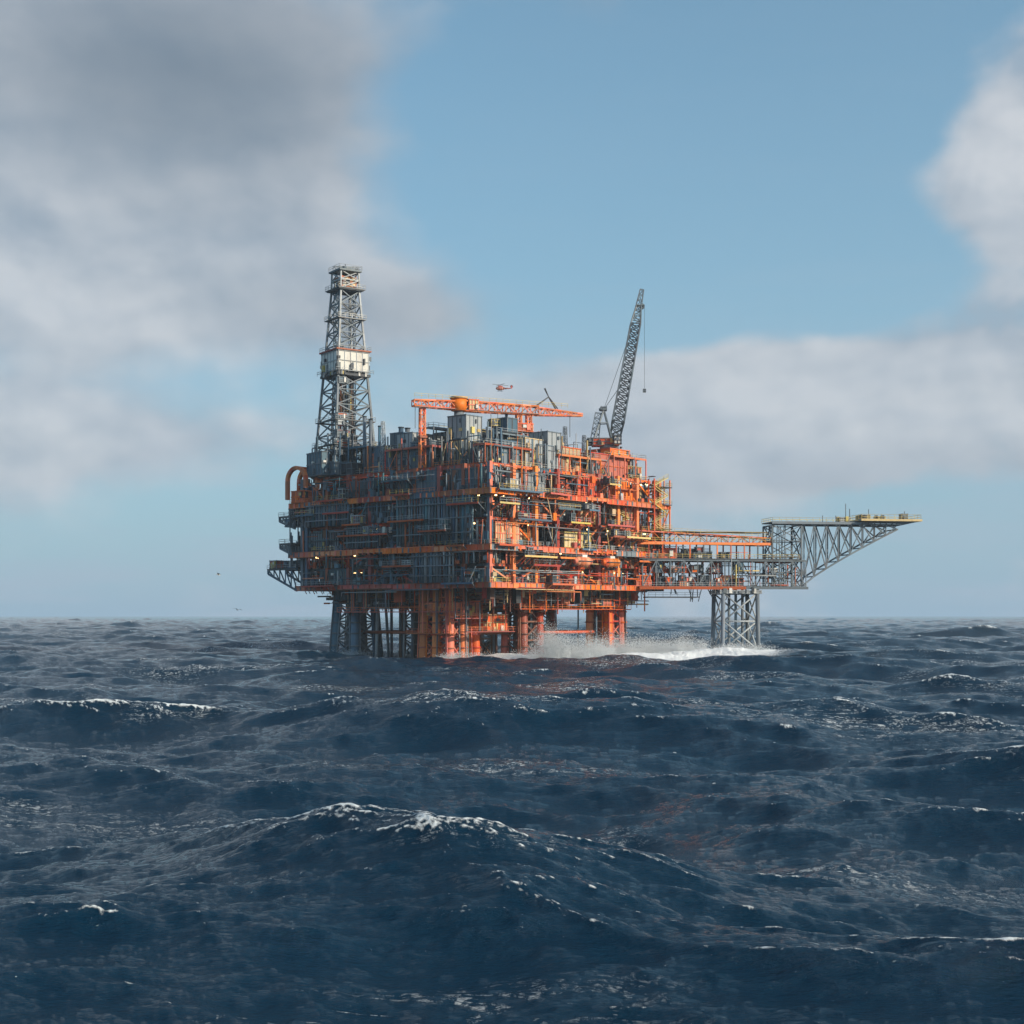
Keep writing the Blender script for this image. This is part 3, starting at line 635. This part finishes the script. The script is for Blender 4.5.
for a, c_, s_, w_ in spots:
    wx, wy, _ = Lw(a, c_, 0); churn += w_*np.exp(-(((X-wx)/(s_*1.6))**2+((Y-wy)/s_)**2))
for wx, wy, sx, sy, w_ in ((60, 388, 18, 20, 1.35), (40, 380, 19, 22, 1.35), (12, 366, 20, 10, 1.0)):
    churn += w_*np.exp(-(((X-wx)/sx)**2+((Y-wy)/sy)**2))
churn = np.clip(churn, 0, 1.4)
VX = X+lam*tot[..., 1]; VY = Y+lam*tot[..., 2]; VZ = tot[..., 0]+churn*.5*sample(tiles[2], 43., X*1.3, Y*1.3)[..., 0]*3
co = np.stack([VX, VY, VZ], -1).reshape(-1, 3)
co = np.vstack([co, [[0, 0, 0]]]).astype(np.float32)
idx = np.arange(NR*NA).reshape(NR, NA); nx = np.roll(idx, -1, 1)
quads = np.stack([idx[:-1], nx[:-1], nx[1:], idx[1:]], -1).reshape(-1, 4)[:, ::-1]
tri = np.stack([np.full(NA, NR*NA), nx[0], idx[0]], -1)[:, ::-1]
me = bpy.data.meshes.new('sea'); nq, ntr = len(quads), len(tri)
me.vertices.add(len(co)); me.vertices.foreach_set('co', co.ravel())
me.loops.add(nq*4+ntr*3); me.loops.foreach_set('vertex_index', np.concatenate([quads.ravel(), tri.ravel()]).astype(np.int32))
me.polygons.add(nq+ntr)
me.polygons.foreach_set('loop_start', np.concatenate([np.arange(nq)*4, nq*4+np.arange(ntr)*3]).astype(np.int32))
me.polygons.foreach_set('use_smooth', np.ones(nq+ntr, bool))
me.update(calc_edges=True); me.validate()
for nm, arr in (('foam', foam), ('churn', churn)):
    at = me.attributes.new(nm, 'FLOAT', 'POINT'); at.data.foreach_set('value', np.append(arr.ravel(), 0).astype(np.float32))
sea = bpy.data.objects.new('sea', me); scene.collection.objects.link(sea)
m, nt, b = newmat('sea_water')
tc = nt.nodes.new('ShaderNodeTexCoord'); o = S(nt, tc.outputs['Object'])
def attr(n_): a = nt.nodes.new('ShaderNodeAttribute'); a.attribute_name = n_; return S(nt, a.outputs['Fac'])
fo = attr('foam'); ch = attr('churn')
nf = noise(nt, mapping(nt, o, (1, .7, 1)), 2.2, 8, .76, .5); nb = noise(nt, mapping(nt, o, (.5, 1, 1)), .045, 3, .5); nl = noise(nt, mapping(nt, o, (.28, 1, 1), rot=(0, 0, .25)), .42, 8, .7, 1.4)
patch = smooth(nb, .52, .66)
ridge = (nl-.5).m('ABSOLUTE'); lace = smooth(ridge, .035, .004)*patch*smooth(nf, .47, .60)*.9
fm = smooth(fo*1.2 + (nf-.5)*2.4, .34, .92)
cm = smooth(ch + (nf-.5)*1.6, .3, .85)
fac = fm.m('MAXIMUM', lace).m('MAXIMUM', cm).clamp()
b.inputs['Base Color'].default_value = (.0015, .021, .046, 1); b.inputs['IOR'].default_value = 1.33; b.inputs['Roughness'].default_value = .07
b.inputs['Specular Tint'].default_value = (.76, .92, 1, 1)
b1 = noise(nt, mapping(nt, o, (.8, 1.9, 1), rot=(0, 0, .28)), .8, 4, .6); b2 = noise(nt, mapping(nt, o, (.8, 1.8, 1), rot=(0, 0, .15)), 3.4, 6, .68)
bn = nt.nodes.new('ShaderNodeBump'); bn.inputs['Distance'].default_value = 1; bn.inputs['Strength'].default_value = .85
nt.links.new((b1*.24+b2*.17+fac*.05).k, bn.inputs['Height']); nt.links.new(bn.outputs[0], b.inputs['Normal'])
fd = nt.nodes.new('ShaderNodeBsdfPrincipled'); fd.inputs['Base Color'].default_value = (.80, .85, .88, 1); fd.inputs['Roughness'].default_value = .8
nt.links.new(bn.outputs[0], fd.inputs['Normal'])
mx = nt.nodes.new('ShaderNodeMixShader'); nt.links.new(fac.k, mx.inputs[0]); nt.links.new(b.outputs[0], mx.inputs[1]); nt.links.new(fd.outputs[0], mx.inputs[2])
nt.links.new(mx.outputs[0], nt.nodes['Material Output'].inputs['Surface']); me.materials.append(m)

# ------------------------------------------------------------------ SEA SPRAY (airborne droplets thrown up round the legs)
rg = np.random.default_rng(21)
P_ = []; Q_ = []
def plume(cx, cy, sx, sy, hgt, n, rmin=.035, rmax=.13, jets=14):
    jc = rg.normal(size=(jets, 2))*[sx*.62, sy*.6]; jh = hgt*rg.uniform(.35, 1.0, jets)*np.exp(-(jc[:, 0]/sx)**2*.6); jw = rg.uniform(.5, 1.7, jets); lean = rg.normal(size=(jets, 2))*.22
    ji = rg.integers(0, jets, n); z = rg.beta(1.0, 2.1, n)
    sp_ = jw[ji]*(.7+1.4*z)
    x = cx+jc[ji, 0]+rg.normal(size=n)*sp_+lean[ji, 0]*z*jh[ji]; y = cy+jc[ji, 1]+rg.normal(size=n)*sp_+lean[ji, 1]*z*jh[ji]
    P_.append(np.stack([x, y, z*jh[ji]-.2], -1)); Q_.append(rmin+(rmax-rmin)*rg.random(n)**3)
for a in ((8, 366, 4, 2.5, 8.5, 12000), (13, 368, 5, 3, 13, 40000), (20, 372, 6, 3, 10, 26000), (28, 379, 6, 4, 9.5, 26000), (36, 383, 7, 4, 8.5, 36000), (45, 386, 8, 4, 8.0, 40000), (55, 388, 8, 4, 6.5, 32000), (64, 391, 7, 4, 5.5, 22000),
          (-12, 362, 6, 3, 3.5, 6000), (-44, 392, 6, 3, 3, 3500), (73, 393, 6, 4, 3.5, 7000)): plume(*a)
pc = np.concatenate(P_); pr_ = np.concatenate(Q_)[:, None, None]
tet = np.array([[1, 1, 1], [1, -1, -1], [-1, 1, -1], [-1, -1, 1]])/1.732
V_ = (pc[:, None, :]+tet[None]*pr_).reshape(-1, 3).astype(np.float32); nd = len(pc)
Fq = (np.array([[0, 1, 2], [0, 3, 1], [0, 2, 3], [1, 3, 2]])[None]+np.arange(nd)[:, None, None]*4).reshape(-1, 3)
ms = bpy.data.meshes.new('sea_spray'); ms.vertices.add(len(V_)); ms.vertices.foreach_set('co', V_.ravel()); ms.loops.add(len(Fq)*3); ms.loops.foreach_set('vertex_index', Fq.ravel().astype(np.int32))
ms.polygons.add(len(Fq)); ms.polygons.foreach_set('loop_start', (np.arange(len(Fq))*3).astype(np.int32)); ms.update(calc_edges=True); ms.validate()
mm, t, bb = newmat('spray_droplets'); bb.inputs['Base Color'].default_value = (.9, .93, .95, 1); bb.inputs['Roughness'].default_value = .6
tr = t.nodes.new('ShaderNodeBsdfTranslucent'); tr.inputs['Color'].default_value = (.9, .94, .97, 1); mx = t.nodes.new('ShaderNodeMixShader'); mx.inputs[0].default_value = .45
t.links.new(bb.outputs[0], mx.inputs[1]); t.links.new(tr.outputs[0], mx.inputs[2]); t.links.new(mx.outputs[0], t.nodes['Material Output'].inputs['Surface'])
ms.materials.append(mm); so_ = bpy.data.objects.new('sea_spray', ms); scene.collection.objects.link(so_)

# thin sea haze lying over the water
bpy.ops.mesh.primitive_cube_add(size=1, location=(0, 300, 110)); hz = bpy.context.object; hz.name = 'atmospheric_haze'; hz.scale = (6000, 1600, 260)
mm = bpy.data.materials.new('haze_air'); mm.use_nodes = True; t = mm.node_tree; t.nodes.clear()
out = t.nodes.new('ShaderNodeOutputMaterial'); pv = t.nodes.new('ShaderNodeVolumeScatter'); pv.inputs['Color'].default_value = (.86, .94, 1, 1); pv.inputs['Density'].default_value = .00013; pv.inputs['Anisotropy'].default_value = .2
t.links.new(pv.outputs[0], out.inputs['Volume']); hz.data.materials.append(mm)

# ------------------------------------------------------------------ SKY / SUN
SUN = Vector((.80, -.46, .42)).normalized()
el = math.asin(SUN.z); az = math.atan2(SUN.x, SUN.y)
sd = bpy.data.lights.new('sun', 'SUN'); sd.energy = 5.0; sd.angle = math.radians(.6); sd.color = (1, .86, .68)
so = bpy.data.objects.new('sun', sd); so.rotation_euler = SUN.to_track_quat('Z', 'Y').to_euler(); scene.collection.objects.link(so)
w = bpy.data.worlds.new('World'); scene.world = w; w.use_nodes = True; nt = w.node_tree; bg = nt.nodes['Background']; bg.inputs[1].default_value = .13
K = 1/.13
def kc(r, g_, b_):
    f_ = lambda v: (v/255/12.92 if v/255 < .04045 else ((v/255+.055)/1.055)**2.4)*K
    return (f_(r), f_(g_), f_(b_))
sky = nt.nodes.new('ShaderNodeTexSky'); sky.sky_type = 'NISHITA'; sky.sun_disc = False; sky.sun_elevation = el; sky.sun_rotation = az; sky.dust_density = .8; sky.air_density = 1.0; sky.ozone_density = 2.0
tc = nt.nodes.new('ShaderNodeTexCoord'); dv = S(nt, tc.outputs['Generated'])
sx = nt.nodes.new('ShaderNodeSeparateXYZ'); nt.links.new(dv.k, sx.inputs[0]); dx, dy, dz = (S(nt, sx.outputs[i]) for i in range(3))
azm = dx.m('ARCTAN2', dy); elv = dz.m('ARCSINE')
def blob(px, py, sx_, sy_):
    u = (px-512)/1422; v = (616-py)/1422; a = (azm-u)/(sx_/1422); c_ = (elv-v)/(sy_/1422)
    return (a*a+c_*c_).m('MULTIPLY', -1).m('EXPONENT')
def cn(off, det=8, sc=5.6, ro=.5):
    return noise(nt, mapping(nt, dv, (1, 1, 1.5), loc=off), sc, det, ro, .1)
n0 = cn((0, 0, 0), 7, 5.6, .5); n1_ = cn((.018, 0, .032), 3)
f0 = cn((5, 2, 0), 5, 13, .48); f1 = cn((5.010, 2, .016), 5, 13, .48)
big = noise(nt, mapping(nt, dv, (1, 1, 2.2), loc=(3, 1, 0)), 2.6, 3, .5)
mask = blob(130, 100, 235, 140)*.40 + blob(60, 300, 330, 70)*.26 + blob(1000, 160, 95, 80)*.24 + blob(985, 255, 80, 40)*.12 + blob(930, 385, 260, 55)*.34 + blob(640, 415, 250, 50)*.30 + blob(90, 450, 260, 50)*.24 + blob(850, 470, 300, 30)*.18 \
     - blob(620, 190, 200, 120)*.22 - blob(720, 70, 230, 100)*.18 - blob(830, 285, 130, 32)*.16 - blob(230, 395, 80, 30)*.12 + blob(590, 20, 80, 50)*.16 + blob(430, 320, 110, 40)*.16
dens = n0*.65 + f0*.16 + big*.2 + mask
soft = smooth(dens, .47, .72); crisp = smooth(dens, .53, .66)
rightw = smooth(azm, -.05, .15)
cov = soft*(rightw*-1+1) + crisp*rightw
shade = ((n0-n1_)*2.6 + (f0-f1)*2.2 + .62).clamp()
ccol = mixc(nt, shade, kc(158, 171, 186), kc(212, 215, 220))
darkA = (blob(190, 110, 250, 120)*1.0 + blob(400, 315, 180, 38)*.5 + blob(860, 485, 330, 26)*.3 + blob(590, 20, 80, 60)*.6).clamp()
ccol = mixc(nt, darkA*.85, ccol, kc(108, 121, 136))
skc = mixc(nt, 1.0, S(nt, sky.outputs[0]), (1.0, 1.26, 1.16), 'MULTIPLY')
midh = (elv.m('ABSOLUTE')*-3.2).m('EXPONENT')
skc = mixc(nt, midh*.9, skc, kc(132, 175, 205))
c_ = mixc(nt, cov*.88, skc, ccol)
haze = (elv.m('ABSOLUTE')*-8).m('EXPONENT')
streak = smooth(noise(nt, mapping(nt, dv, (1, 1, 7)), 5, 6, .55), .42, .62)
c_ = mixc(nt, haze*(streak*.35+.5), c_, kc(168, 187, 206))
nt.links.new(c_.k, bg.inputs[0])

# ------------------------------------------------------------------ CAMERA
cd = bpy.data.cameras.new('camera'); cd.sensor_width = 36; cd.lens = 50; cd.shift_y = 104/1024; cd.clip_start = .5; cd.clip_end = 60000
co_ = bpy.data.objects.new('camera', cd); co_.location = (0, 0, CAMH); co_.rotation_euler = (math.pi/2, 0, 0); scene.collection.objects.link(co_); scene.camera = co_
scene.view_settings.view_transform = 'Standard'; scene.view_settings.look = 'None'; scene.view_settings.exposure = 0
